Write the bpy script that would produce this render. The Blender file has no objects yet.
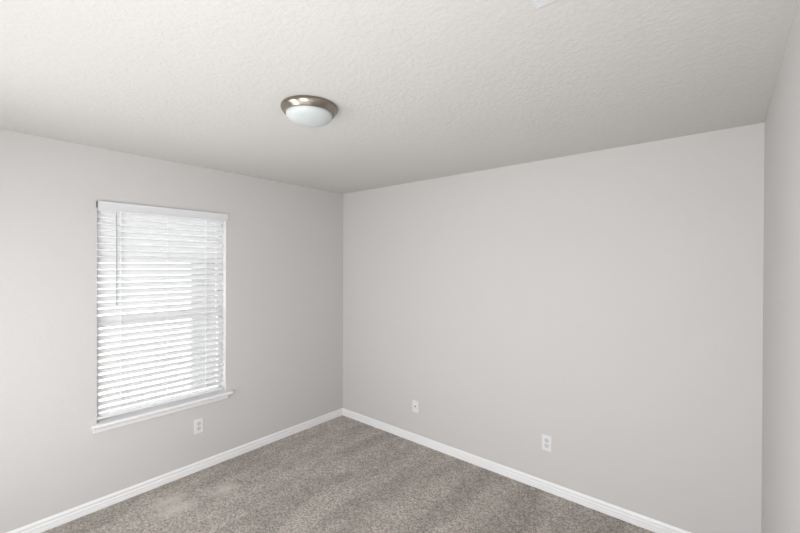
import bpy, bmesh, math
from mathutils import Vector, Matrix

C = bpy.context.scene.collection
S = bpy.context.scene
H = 2.44            # ceiling height
W = 3.39            # room width along the far wall
D = 3.46            # room depth along the window wall
WT = 0.14           # wall thickness

# ------------------------------------------------------------------ camera
yaw, pitch, roll = -0.6973, -0.0044, 0.0040
fwd = Vector((math.sin(yaw)*math.cos(pitch), math.cos(yaw)*math.cos(pitch), math.sin(pitch)))
r0 = Vector((math.cos(yaw), -math.sin(yaw), 0)); u0 = r0.cross(fwd)
rt = r0*math.cos(roll) + u0*math.sin(roll); up = u0*math.cos(roll) - r0*math.sin(roll)
cam = bpy.data.cameras.new('camera'); camo = bpy.data.objects.new('camera', cam); C.objects.link(camo)
camo.matrix_world = Matrix(((rt.x, up.x, -fwd.x, 3.2286), (rt.y, up.y, -fwd.y, -2.8755), (rt.z, up.z, -fwd.z, 1.6616), (0, 0, 0, 1)))
cam.sensor_width = 36; cam.lens = 387.54*36/800; cam.clip_start = 0.02
S.camera = camo

# ------------------------------------------------------------------ sky, lights, exposure
wd = bpy.data.worlds.new('sky'); S.world = wd; wd.use_nodes = True
nt = wd.node_tree; bg = nt.nodes['Background']
bg.inputs[0].default_value = (0.95, 0.975, 1.0, 1); bg.inputs[1].default_value = 7.2

def area(name, loc, target, sx, sy, power, col=(1, 1, 1)):
    l = bpy.data.lights.new(name, 'AREA'); l.shape = 'RECTANGLE'; l.size = sx; l.size_y = sy
    l.energy = power; l.color = col
    o = bpy.data.objects.new(name, l); C.objects.link(o); o.location = loc
    o.rotation_euler = (Vector(target)-Vector(loc)).to_track_quat('-Z', 'Y').to_euler()
    return o
# photographer's flash bounced off the ceiling and wall behind the camera
area('bounce_flash', (2.3, -2.9, 0.9), (2.1, -2.6, 2.44), 1.4, 0.8, 4.0, (1, 0.985, 0.965))
# soft fill lamps added at the room's rear, out of view
for lx, lp in ((1.10, 28), (2.65, 43)):
    area('rear_fill', (lx, -3.42, 1.10), (lx, 0, 1.10), 0.8, 1.8, lp, (0.955, 0.978, 1.0))
sd = bpy.data.lights.new('sun', 'SUN'); sd.energy = 8.0; sd.angle = math.radians(1.0); sd.color = (1, 0.98, 0.94)
so = bpy.data.objects.new('sun', sd); C.objects.link(so)
so.rotation_euler = Vector((0.80, 0.70, -0.85)).to_track_quat('-Z', 'Y').to_euler()

vs = S.view_settings
vs.view_transform = 'Standard'; vs.look = 'None'; vs.gamma = 1.0; vs.use_curve_mapping = False
vs.exposure = 0.0

# ------------------------------------------------------------------ materials
def mat(name, col, rough=0.6, metal=0.0, spec=0.5):
    m = bpy.data.materials.new(name); m.use_nodes = True
    b = m.node_tree.nodes['Principled BSDF']
    b.inputs['Base Color'].default_value = (*col, 1); b.inputs['Roughness'].default_value = rough
    b.inputs['Metallic'].default_value = metal; b.inputs['Specular IOR Level'].default_value = spec
    return m, m.node_tree, b

def noise(t, scale, detail=4, rough=0.5, vec=None, typ=None):
    n = t.nodes.new('ShaderNodeTexNoise'); n.inputs['Scale'].default_value = scale
    n.inputs['Detail'].default_value = detail; n.inputs['Roughness'].default_value = rough
    if vec is not None: t.links.new(vec, n.inputs['Vector'])
    return n
def ramp(t, src, stops):
    r = t.nodes.new('ShaderNodeValToRGB'); e = r.color_ramp.elements
    while len(e) < len(stops): e.new(0.5)
    for k, (p, c) in enumerate(stops):
        e[k].position = p; e[k].color = (*c, 1) if len(c) == 3 else c
    t.links.new(src, r.inputs[0]); return r
def bump(t, b, src, strength, dist):
    n = t.nodes.new('ShaderNodeBump'); n.inputs['Strength'].default_value = strength
    n.inputs['Distance'].default_value = dist
    t.links.new(src, n.inputs['Height']); t.links.new(n.outputs[0], b.inputs['Normal']); return n
def coords(t): return t.nodes.new('ShaderNodeTexCoord').outputs['Object']
def mixc(t, mode, fac, a, b_):
    m = t.nodes.new('ShaderNodeMix'); m.data_type = 'RGBA'; m.blend_type = mode
    if isinstance(fac, float): m.inputs[0].default_value = fac
    else: t.links.new(fac, m.inputs[0])
    for s, v in ((6, a), (7, b_)):
        if isinstance(v, tuple): m.inputs[s].default_value = (*v, 1)
        else: t.links.new(v, m.inputs[s])
    return m.outputs[2]

# wall paint: warm light grey over a fine orange-peel roller texture
M_wall, t, b = mat('wall_paint', (0.628, 0.612, 0.603), 0.62, spec=0.25)
n = noise(t, 85, 3, 0.5, coords(t)); bump(t, b, n.outputs[0], 0.22, 0.004)
# ceiling: sprayed knock-down texture
M_ceil, t, b = mat('ceiling_texture', (0.63, 0.616, 0.592), 0.75, spec=0.2)
co = coords(t)
n1 = noise(t, 58, 5, 0.6, co); r1 = ramp(t, n1.outputs[0], [(0.44, (0, 0, 0)), (0.60, (1, 1, 1))])
bump(t, b, r1.outputs[0], 0.21, 0.004)
# trim paint
M_trim, t, b = mat('trim_paint', (0.88, 0.88, 0.885), 0.32)
M_reveal, t, b = mat('reveal_paint', (0.78, 0.775, 0.765), 0.5)
M_vinyl, t, b = mat('window_vinyl', (0.88, 0.88, 0.88), 0.35)
# blind slats: faux wood, faint grain, a little light passes through
M_slat, t, b = mat('blind_slat', (0.88, 0.88, 0.885), 0.38)
tr = t.nodes.new('ShaderNodeBsdfTranslucent'); tr.inputs[0].default_value = (0.88, 0.87, 0.87, 1)
mx = t.nodes.new('ShaderNodeMixShader'); mx.inputs[0].default_value = 0.17
out = t.nodes['Material Output']
t.links.new(b.outputs[0], mx.inputs[1]); t.links.new(tr.outputs[0], mx.inputs[2]); t.links.new(mx.outputs[0], out.inputs[0])
M_val, t, b = mat('blind_valance', (0.74, 0.745, 0.765), 0.4)
M_valend, t, b = mat('valance_cut_end', (0.16, 0.12, 0.09), 0.7)
M_cord, t, b = mat('ladder_cord', (0.92, 0.92, 0.92), 0.8)
M_wand, t, b = mat('wand_plastic', (0.42, 0.42, 0.43), 0.3)
# cover plates
M_plate, t, b = mat('plate_plastic', (0.80, 0.80, 0.80), 0.3)
M_recept, t, b = mat('receptacle_plastic', (0.66, 0.66, 0.67), 0.35)
M_dark, t, b = mat('slot_dark', (0.05, 0.045, 0.04), 0.5)
M_brass, t, b = mat('coax_metal', (0.03, 0.026, 0.022), 0.4, 1.0)
M_screw, t, b = mat('screw_paint', (0.70, 0.70, 0.70), 0.35)
# brushed nickel
M_nickel, t, b = mat('brushed_nickel', (0.31, 0.275, 0.23), 0.22, 1.0)
b.inputs['Anisotropic'].default_value = 0.6
tg = t.nodes.new('ShaderNodeTangent'); tg.direction_type = 'RADIAL'; tg.axis = 'Z'; t.links.new(tg.outputs[0], b.inputs['Tangent'])
# frosted glass of the unlit lamp
M_frost, t, b = mat('frosted_glass', (0.57, 0.605, 0.60), 0.35)
b.inputs['Subsurface Weight'].default_value = 0.25; b.inputs['Subsurface Scale'].default_value = 0.01
b.inputs['Subsurface Radius'].default_value = (1, 1, 1)
M_vent, t, b = mat('vent_enamel', (0.67, 0.67, 0.685), 0.4)
# clear window glass
M_glass = bpy.data.materials.new('window_glass'); M_glass.use_nodes = True; t = M_glass.node_tree
for nd in list(t.nodes):
    if nd.type != 'OUTPUT_MATERIAL': t.nodes.remove(nd)
gl = t.nodes.new('ShaderNodeBsdfGlossy'); gl.inputs['Roughness'].default_value = 0.02
tp = t.nodes.new('ShaderNodeBsdfTransparent'); tp.inputs[0].default_value = (0.955, 0.96, 0.96, 1)
fr = t.nodes.new('ShaderNodeFresnel'); fr.inputs[0].default_value = 1.35
mx = t.nodes.new('ShaderNodeMixShader')
t.links.new(fr.outputs[0], mx.inputs[0]); t.links.new(tp.outputs[0], mx.inputs[1]); t.links.new(gl.outputs[0], mx.inputs[2])
t.links.new(mx.outputs[0], t.nodes['Material Output'].inputs[0])

# carpet: taupe cut pile with flecks, vacuum tracks and a few painted patches of light leaking past the blind
M_carpet, t, b = mat('carpet_pile', (0.33, 0.29, 0.26), 0.95, spec=0.1)
co = coords(t)
fine = noise(t, 90, 3, 0.7, co)
fleck = ramp(t, fine.outputs[0], [(0.36, (0.215, 0.180, 0.149)), (0.48, (0.405, 0.358, 0.314)), (0.62, (0.65, 0.595, 0.54))])
mid = noise(t, 9, 3, 0.6, co)
midr = ramp(t, mid.outputs[0], [(0.3, (0.88, 0.87, 0.86)), (0.7, (1.07, 1.07, 1.08))])
c1 = mixc(t, 'MULTIPLY', 1.0, fleck.outputs[0], midr.outputs[0])
mp = t.nodes.new('ShaderNodeMapping'); mp.inputs['Rotation'].default_value = (0, 0, math.radians(-14)); mp.inputs['Scale'].default_value = (4.6, 1.0, 1)
t.links.new(co, mp.inputs[0])
trk = noise(t, 1.1, 2, 0.45, mp.outputs[0])
trr = ramp(t, trk.outputs[0], [(0.40, (0.88, 0.875, 0.87)), (0.58, (1.12, 1.12, 1.13))])
c2 = mixc(t, 'MULTIPLY', 1.0, c1, trr.outputs[0])
def light_patch(cin, x, y, rx, ry):  # soft pool of leaked window light, mixed into the carpet colour
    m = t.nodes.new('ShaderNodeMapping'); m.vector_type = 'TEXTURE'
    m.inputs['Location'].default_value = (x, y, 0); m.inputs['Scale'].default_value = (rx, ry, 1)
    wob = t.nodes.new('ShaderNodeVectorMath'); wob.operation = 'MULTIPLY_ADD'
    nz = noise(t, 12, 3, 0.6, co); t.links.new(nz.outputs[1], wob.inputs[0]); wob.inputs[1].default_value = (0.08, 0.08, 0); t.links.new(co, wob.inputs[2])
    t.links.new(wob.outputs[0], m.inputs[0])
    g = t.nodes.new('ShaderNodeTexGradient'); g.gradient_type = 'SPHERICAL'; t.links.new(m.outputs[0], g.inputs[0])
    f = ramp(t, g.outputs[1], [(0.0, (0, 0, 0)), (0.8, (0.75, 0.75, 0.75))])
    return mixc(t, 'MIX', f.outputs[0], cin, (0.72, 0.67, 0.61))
c3 = light_patch(c2, 0.46, -1.475, 0.085, 0.13)
c3 = light_patch(c3, 0.30, -1.80, 0.09, 0.15)
c3 = light_patch(c3, 0.44, -1.80, 0.09, 0.17)
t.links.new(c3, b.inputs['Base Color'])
b.inputs['Sheen Weight'].default_value = 0.25; b.inputs['Sheen Roughness'].default_value = 0.6
bn = noise(t, 150, 4, 0.8, co); bump(t, b, bn.outputs[0], 0.8, 0.010)

# outdoors
M_siding, t, b = mat('neighbour_siding', (0.55, 0.545, 0.53), 0.8)
wv = t.nodes.new('ShaderNodeTexWave'); wv.wave_type = 'BANDS'; wv.bands_direction = 'Z'; wv.wave_profile = 'SAW'; wv.inputs['Scale'].default_value = 1.6
t.links.new(coords(t), wv.inputs[0]); bump(t, b, wv.outputs[1], 0.3, 0.01)
M_siding2, t, b = mat('rear_wing_siding', (0.24, 0.24, 0.24), 0.85)
M_roof, t, b = mat('roof_shingle', (0.30, 0.30, 0.31), 0.9)
n = noise(t, 14, 4, 0.6, coords(t)); r = ramp(t, n.outputs[0], [(0.3, (0.12, 0.12, 0.122)), (0.7, (0.16, 0.16, 0.163))]); t.links.new(r.outputs[0], b.inputs[0])
M_lawn, t, b = mat('lawn', (0.30, 0.33, 0.24), 0.95)
n = noise(t, 6, 5, 0.7, coords(t)); r = ramp(t, n.outputs[0], [(0.3, (0.24, 0.28, 0.18)), (0.7, (0.42, 0.44, 0.33))]); t.links.new(r.outputs[0], b.inputs[0])

# ------------------------------------------------------------------ mesh helpers
def link(name, bm, m, parent=None, smooth=False, bev=0.0, seg=2):
    me = bpy.data.meshes.new(name)
    bmesh.ops.recalc_face_normals(bm, faces=bm.faces[:])
    bm.to_mesh(me); bm.free(); me.materials.append(m)
    if smooth:
        for p in me.polygons: p.use_smooth = True
    o = bpy.data.objects.new(name, me); C.objects.link(o)
    if parent: o.parent = parent
    if bev:
        md = o.modifiers.new('bevel', 'BEVEL'); md.width = bev; md.segments = seg; md.limit_method = 'ANGLE'
    return o
def box(bm, x0, x1, y0, y1, z0, z1):
    v = [bm.verts.new((x, y, z)) for x in (x0, x1) for y in (y0, y1) for z in (z0, z1)]
    for f in ((0, 1, 3, 2), (4, 6, 7, 5), (0, 4, 5, 1), (2, 3, 7, 6), (0, 2, 6, 4), (1, 5, 7, 3)):
        bm.faces.new([v[i] for i in f])
def boxes(*bs):
    bm = bmesh.new()
    for q in bs: box(bm, *q)
    return bm
def lathe(bm, prof, seg=72):
    rings = []
    for r, z in prof:
        if r < 1e-6: rings.append([bm.verts.new((0, 0, z))])
        else: rings.append([bm.verts.new((r*math.cos(2*math.pi*k/seg), r*math.sin(2*math.pi*k/seg), z)) for k in range(seg)])
    for a, c in zip(rings, rings[1:]):
        for k in range(seg):
            j = (k+1) % seg
            if len(a) == 1: bm.faces.new((a[0], c[k], c[j]))
            elif len(c) == 1: bm.faces.new((a[k], a[j], c[0]))
            else: bm.faces.new((a[k], a[j], c[j], c[k]))
def cyl(bm, p, q, r, seg=12):
    p, q = Vector(p), Vector(q); d = (q-p).normalized(); a = d.orthogonal().normalized(); e = d.cross(a)
    A = [bm.verts.new(p+r*(a*math.cos(2*math.pi*k/seg)+e*math.sin(2*math.pi*k/seg))) for k in range(seg)]
    B = [bm.verts.new(v.co+(q-p)) for v in A]
    for k in range(seg): bm.faces.new((A[k], A[(k+1) % seg], B[(k+1) % seg], B[k]))
    bm.faces.new(A); bm.faces.new(B)
def sweep(bm, prof, fn0, fn1):
    # prof: closed outline; fn0/fn1 map (u,z) to the start and end section
    A = [bm.verts.new(fn0(*p)) for p in prof]; B = [bm.verts.new(fn1(*p)) for p in prof]
    n = len(prof)
    for k in range(n): bm.faces.new((A[k], A[(k+1) % n], B[(k+1) % n], B[k]))
    bm.faces.new(A); bm.faces.new(B)
def struct(o): o['kind'] = 'structure'; return o
def tag(o, label, cat, group=None):
    o['label'] = label; o['category'] = cat
    if group: o['group'] = group
    return o
def empty(name, loc):
    o = bpy.data.objects.new(name, None); o.location = loc; o.empty_display_size = 0.1; C.objects.link(o); return o

# ------------------------------------------------------------------ room shell
Y0, Y1, Z0, Z1 = -2.192, -1.308, 0.563, 2.085        # window opening (rough) in the left wall
struct(link('floor', boxes((-WT, W+WT, -D-WT, WT, -0.15, 0.005)), M_carpet))
struct(link('ceiling', boxes((-WT, W+WT, -D-WT, WT, H, H+0.12)), M_ceil))
# wall_left as one skin with a hole
bm = bmesh.new()
ys = [-D-WT, Y0, Y1, WT]; zs = [0, Z0, Z1, H]
for x in (-WT, 0):
    g = {(i, j): bm.verts.new((x, ys[i], zs[j])) for i in range(4) for j in range(4)}
    for i in range(3):
        for j in range(3):
            if (i, j) != (1, 1): bm.faces.new((g[i, j], g[i+1, j], g[i+1, j+1], g[i, j+1]))
    if x == -WT: ga = g
for a, c in (((1, 1), (2, 1)), ((2, 1), (2, 2)), ((2, 2), (1, 2)), ((1, 2), (1, 1)), ((0, 0), (3, 0)), ((3, 0), (3, 3)), ((3, 3), (0, 3)), ((0, 3), (0, 0))):
    if a[0] in (0, 3) and c[0] in (0, 3): continue
    bm.faces.new((ga[a], ga[c], g[c], g[a]))
for k in range(3):
    bm.faces.new((ga[0, k], ga[0, k+1], g[0, k+1], g[0, k])); bm.faces.new((ga[3, k], ga[3, k+1], g[3, k+1], g[3, k]))
    bm.faces.new((ga[k, 0], ga[k+1, 0], g[k+1, 0], g[k, 0])); bm.faces.new((ga[k, 3], ga[k+1, 3], g[k+1, 3], g[k, 3]))
struct(link('wall_left', bm, M_wall))
struct(link('wall_back', boxes((0, W, 0, WT, 0, H)), M_wall))
struct(link('wall_right', boxes((W, W+WT, -D-WT, WT, 0, H)), M_wall))
struct(link('wall_front', boxes((0, W, -D-WT, -D, 0, H)), M_wall))

# baseboards: moulded profile, mitred in the corners
BB = [(0, 0), (0.0150, 0), (0.0150, 0.0235), (0.0128, 0.0262), (0.0130, 0.040), (0.0125, 0.0445), (0.0085, 0.0475), (0.0075, 0.0515), (0.0080, 0.0555),
      (0.0105, 0.059), (0.0108, 0.064), (0.0085, 0.070), (0.0055, 0.075), (0.0045, 0.078), (0, 0.078)]
bm = bmesh.new(); sweep(bm, BB, lambda u, z: (u, -u, z), lambda u, z: (u, -D+u, z)); struct(link('baseboard_left', bm, M_trim))
bm = bmesh.new(); sweep(bm, BB, lambda u, z: (u, -u, z), lambda u, z: (W-u, -u, z)); struct(link('baseboard_back', bm, M_trim))
bm = bmesh.new(); sweep(bm, BB, lambda u, z: (W-u, -u, z), lambda u, z: (W-u, -D+u, z)); struct(link('baseboard_right', bm, M_trim))
bm = bmesh.new(); sweep(bm, BB, lambda u, z: (u, -D+u, z), lambda u, z: (W-u, -D+u, z)); struct(link('baseboard_front', bm, M_trim))

# ------------------------------------------------------------------ window
ST = 0.587                                           # top of the sill board
win = struct(empty('window_1', (0, (Y0+Y1)/2, ST)))
def wlink(name, bm, m, parent=win, **k):
    bmesh.ops.translate(bm, verts=bm.verts[:], vec=-Vector((0, (Y0+Y1)/2, ST)))
    return link(name, bm, m, parent, **k)
fx0, fx1 = -0.135, -0.075; fw = 0.012
wlink('window_frame', boxes((fx0, fx1, Y0+.001, Y0+fw, ST, Z1-.001), (fx0, fx1, Y1-fw, Y1-.001, ST, Z1-.001),
      (fx0, fx1, Y0+fw, Y1-fw, ST, ST+.012), (fx0, fx1, Y0+fw, Y1-fw, Z1-fw, Z1-.001)), M_vinyl, bev=0.002)
MZ = 1.255
def sash(x0, x1, z0, z1, nm):
    a, c = Y0+fw+.001, Y1-fw-.001; w = 0.020
    s = wlink(nm, boxes((x0, x1, a, a+w, z0, z1), (x0, x1, c-w, c, z0, z1), (x0, x1, a+w, c-w, z0, z0+w), (x0, x1, a+w, c-w, z1-w, z1)), M_vinyl, bev=0.002)
    p = wlink('pane', boxes(((x0+x1)/2-.002, (x0+x1)/2+.002, a+w, c-w, z0+w, z1-w)), M_glass, parent=win)
    p.parent = s
    return s
sash(-0.128, -0.105, MZ-.010, Z1-fw-.001, 'upper_sash')
sash(-0.103, -0.080, ST+.013, MZ+.010, 'lower_sash')
# side and head returns, painted white like the sash
wlink('jamb_lining', boxes((-0.075, -0.001, Y0+.0005, Y0+.004, ST, Z1-.004), (-0.075, -0.001, Y1-.004, Y1-.0005, ST, Z1-.004),
      (-0.075, -0.001, Y0+.0005, Y1-.0005, Z1-.004, Z1-.0005)), M_reveal)
# sill board with rounded nose and horns
bm = bmesh.new()
nose = [(-0.075, ST-.022), (0.040, ST-.022)] + [(0.040+0.011*math.sin(a), ST-.011-0.011*math.cos(a)) for a in [math.pi*k/8 for k in range(1, 8)]] + [(0.040, ST), (-0.075, ST)]
sweep(bm, [p for p in nose], lambda x, z: (x, Y0+.001, z), lambda x, z: (x, Y1-.001, z))
ear = [(0.0005, ST-.022)] + nose[1:-1] + [(0.0005, ST)]
sweep(bm, ear, lambda x, z: (x, Y0-.026, z), lambda x, z: (x, Y0+.001, z))
sweep(bm, ear, lambda x, z: (x, Y1-.001, z), lambda x, z: (x, Y1+.036, z))
wlink('window_sill', bm, M_trim)
# apron moulding under the sill
AP = [(0.0005, ST-.0225), (0.022, ST-.0225), (0.022, ST-.030), (0.017, ST-.036), (0.015, ST-.052), (0.012, ST-.060), (0.0005, ST-.062)]
bm = bmesh.new(); sweep(bm, AP, lambda x, z: (x, Y0-.016, z), lambda x, z: (x, Y1+.012, z))
wlink('window_apron', bm, M_trim)

# ------------------------------------------------------------------ window blind
bl = tag(empty('window_blind', (-0.030, (Y0+Y1)/2, 0.0)), 'white faux wood horizontal blind with half open slats hanging in the window', 'blind')
bl.location.z = 0.606
def blink(name, bm, m, parent=bl, **k):
    bmesh.ops.translate(bm, verts=bm.verts[:], vec=-Vector(bl.location))
    return link(name, bm, m, parent, **k)
BX = -0.030
vz0, vz1 = 2.021, 2.083
blink('headrail', boxes((BX-.024, BX+.022, Y0+.008, Y1-.012, 2.032, 2.078)), M_val)
vp = [(0.004, vz0), (0.0115, vz0), (0.014, vz0+.004), (0.0115, vz0+.010), (0.0115, vz1-.010), (0.014, vz1-.006), (0.0145, vz1), (0.004, vz1)]
bm = bmesh.new(); sweep(bm, vp, lambda x, z: (x, Y0+.006, z), lambda x, z: (x, Y1+.008, z))
va = blink('valance', bm, M_val)
e_ = blink('valance_end', boxes((0.0045, 0.0135, Y0-.0015, Y0+.0058, vz0+.016, vz1-.002)), M_valend); e_.parent = va; e_['label'] = 'dark cut end of the valance'
PITCH = 0.0447; TH = math.radians(47); SW = 0.050; n_sl = 31
zb = 0.606
def slat_bm(z):
    bm = bmesh.new(); n = 8; T = 0.0027; prof = []
    for s in (1, -1):
        for k in range(n+1):
            u = (-SW/2+SW*k/n)*s; h = 0.0022*(1-(2*u/SW)**2)+s*T/2
            prof.append((u, h))
    # +u is indoors; indoor edge tipped upward
    P = [(BX+u*math.cos(TH)-h*math.sin(TH), z+u*math.sin(TH)+h*math.cos(TH)) for u, h in prof]
    sweep(bm, P, lambda x, zz: (x, Y0+.006, zz), lambda x, zz: (x, Y1-.017, zz))
    return bm
first = None
for i in range(n_sl):
    z = zb + 0.055 + i*PITCH
    if z > 2.018: break
    if first is None:
        first = blink('slat', slat_bm(z), M_slat); top = z
    else:
        c = first.copy(); C.objects.link(c); c.parent = bl; c.location.z = i*PITCH; top = z
blink('bottom_rail', boxes((BX-.025, BX+.025, Y0+.006, Y1-.017, zb, zb+.017)), M_slat, bev=0.004, seg=3)
for yy in (-2.053, -1.761, -1.474):
    bm = bmesh.new()
    for xx in (BX-.0265, BX+.0245):
        cyl(bm, (xx, yy, zb+.010), (xx, yy, 2.034), 0.0011 if xx < BX else (0.0015 if yy == -1.761 else 0.0026), 8)
    for i in range(n_sl):
        z = zb + 0.055 + i*PITCH
        if z > 2.018: break
        cyl(bm, (BX-.0265, yy, z-.019), (BX+.0245, yy, z+.0125), 0.0006, 6)
    blink('ladder_cord', bm, M_cord)
bm = bmesh.new(); cyl(bm, (0.003, -2.079, 1.995), (0.003, -2.077, 1.385), 0.0045, 6); cyl(bm, (0.003, -2.077, 1.385), (0.003, -2.077, 1.372), 0.005, 8)
cyl(bm, (0.001, -2.079, 2.030), (0.003, -2.079, 1.995), 0.0022, 8)
blink('tilt_wand', bm, M_wand)

# ------------------------------------------------------------------ ceiling light
lt = tag(empty('ceiling_light', (1.654, -1.696, H)), 'round flush ceiling light with brushed nickel rim and frosted glass bowl, unlit', 'ceiling light')
bm = bmesh.new()
lathe(bm, [(0.0, -.0005), (0.130, -.0005), (0.133, -.0015), (0.1360, -.005), (0.1374, -.010), (0.1368, -.0155), (0.1340, -.0215), (0.1295, -.0275), (0.1245, -.0335), (0.1200, -.0385), (0.1175, -.0415), (0.1145, -.0405), (0.113, -.036), (0.113, -.01)], 96)
link('trim_ring', bm, M_nickel, lt, smooth=True)
bm = bmesh.new()
gp = [(0.112, -.030), (0.1135, -.037), (0.1125, -.042)]
for k in range(1, 15):
    a = math.pi/2*k/14; gp.append((0.1125*math.cos(a), -.042-0.047*math.sin(a)))
gp[-1] = (0.0, gp[-1][1]); lathe(bm, gp, 96); link('glass_shade', bm, M_frost, lt, smooth=True)

# ------------------------------------------------------------------ ceiling vent (only one corner in frame)
vx0, vx1, vy0, vy1 = 2.788, 3.148, -1.915, -1.705
vt = tag(empty('ceiling_vent', ((vx0+vx1)/2, (vy0+vy1)/2, H)), 'white rectangular ceiling air vent cut by the top edge of the view', 'air vent')
def vlink(name, bm, m, **k):
    bmesh.ops.translate(bm, verts=bm.verts[:], vec=-Vector(vt.location)); return link(name, bm, m, vt, **k)
bd = 0.042
bm = bmesh.new(); rings = []
for ins, zz in ((0, H-.0004), (0, H-.0014), (.011, H-.0062), (bd, H-.0066), (bd, H-.0004)):
    rings.append([bm.verts.new(p) for p in ((vx0+ins, vy0+ins, zz), (vx1-ins, vy0+ins, zz), (vx1-ins, vy1-ins, zz), (vx0+ins, vy1-ins, zz))])
for a, c in zip(rings, rings[1:]+rings[:1]):
    for q in range(4): bm.faces.new((a[q], a[(q+1) % 4], c[(q+1) % 4], c[q]))
vlink('frame', bm, M_vent)
vlink('damper_plate', boxes((vx0+bd, vx1-bd, vy0+bd, vy1-bd, H-.0025, H-.0005)), M_vent)
k = vy0+bd+.008
while k < vy1-bd-.004:
    bm = bmesh.new()
    sweep(bm, [(k, H-.003), (k+.001, H-.003), (k+.007, H-.0085), (k+.006, H-.0090)], lambda y, z: (vx0+bd, y, z), lambda y, z: (vx1-bd, y, z))
    vlink('louver', bm, M_vent); k += 0.013

# ------------------------------------------------------------------ wall plates
def place(o, loc, rz): o.location = loc; o.rotation_euler = (0, 0, rz)
# local frame: plate in the xz plane, facing -y
def plate_bm():
    bm = boxes((-.035, .035, -.0055, -.0003, -.0575, .0575)); return bm
def rounded(cx, cz, w, h, r, y0, y1, flat=0.0):
    bm = bmesh.new(); P = []
    for q, (sx, sz) in enumerate(((1, 1), (-1, 1), (-1, -1), (1, -1))):
        for k in range(6):
            a = math.pi/2*(q+k/5); P.append((cx+sx*(w-r)+r*math.cos(a), cz+sz*(h-r)+r*math.sin(a)))
    sweep(bm, P, lambda x, z: (x, y0, z), lambda x, z: (x, y1, z)); return bm
def duplex(label, loc, rz):
    o = empty('electrical_outlet', (0, 0, 0)); tag(o, label, 'outlet')
    pl = link('cover_plate', plate_bm(), M_plate, o, bev=0.0025, seg=3)
    for s in (1, -1):
        r = link('receptacle', rounded(0, s*.0195, .0165, .0145, .010, -.0075, -.005), M_recept, o)
        link('slots', boxes((-.0075, -.0055, -.0079, -.0072, s*.0195+.0005, s*.0195+.0085), (.0055, .0075, -.0079, -.0072, s*.0195+.0015, s*.0195+.0080),
             (-.0022, .0022, -.0079, -.0072, s*.0195-.0095, s*.0195-.0050)), M_dark, r)
    bm = bmesh.new(); cyl(bm, (0, -.0050, 0), (0, -.0068, 0), .0032, 12); link('screw', bm, M_screw, o)
    place(o, loc, rz); return o
duplex('white duplex power outlet on the window wall, below the window sill', (0, -1.531, 0.363), math.pi/2)
duplex('white duplex power outlet on the far wall, right of the cable plate', (2.235, 0, 0.357), 0)
cx = empty('coaxial_plate', (0, 0, 0)); tag(cx, 'white wall plate with one dark cable socket, low on the far wall', 'wall plate')
link('cover_plate', plate_bm(), M_plate, cx, bev=0.0025, seg=3)
bm = bmesh.new(); cyl(bm, (0, -.005, 0), (0, -.0070, 0), .0068, 6); cyl(bm, (0, -.0070, 0), (0, -.0105, 0), .0050, 16)
link('coaxial_jack', bm, M_brass, cx)
for s in (1, -1):
    bm = bmesh.new(); cyl(bm, (0, -.0050, s*.042), (0, -.0066, s*.042), .003, 12); link('screw', bm, M_screw, cx)
place(cx, (1.018, 0, 0.338), 0)

# ------------------------------------------------------------------ outdoors, seen in slivers between the slats
GZ = -2.9
g = struct(link('ground', boxes((-40, -WT-.02, -30, 30, GZ-.2, GZ)), M_lawn))
nb = tag(empty('neighbouring_house', (-3.4, -5, GZ)), 'pale neighbouring house with grey roof, seen in slivers between the blind slats', 'house')
def nlink(name, bm, m, **k):
    bmesh.ops.translate(bm, verts=bm.verts[:], vec=-Vector(nb.location)); return link(name, bm, m, nb, **k)
nlink('wall', boxes((-9, -3.4, -9.5, -0.24, GZ, 1.70)), M_siding)
bm = bmesh.new()
rp = [(-3.1, 1.80), (-6.2, 4.0), (-9.3, 1.80), (-9.3, 1.705), (-3.1, 1.705)]
sweep(bm, rp, lambda x, z: (x, -9.8, z), lambda x, z: (x, 4.5, z)); nlink('roof', bm, M_roof)
nlink('rear_wing', boxes((-9, -5.6, -0.23, 4.2, GZ, 1.70)), M_siding2)
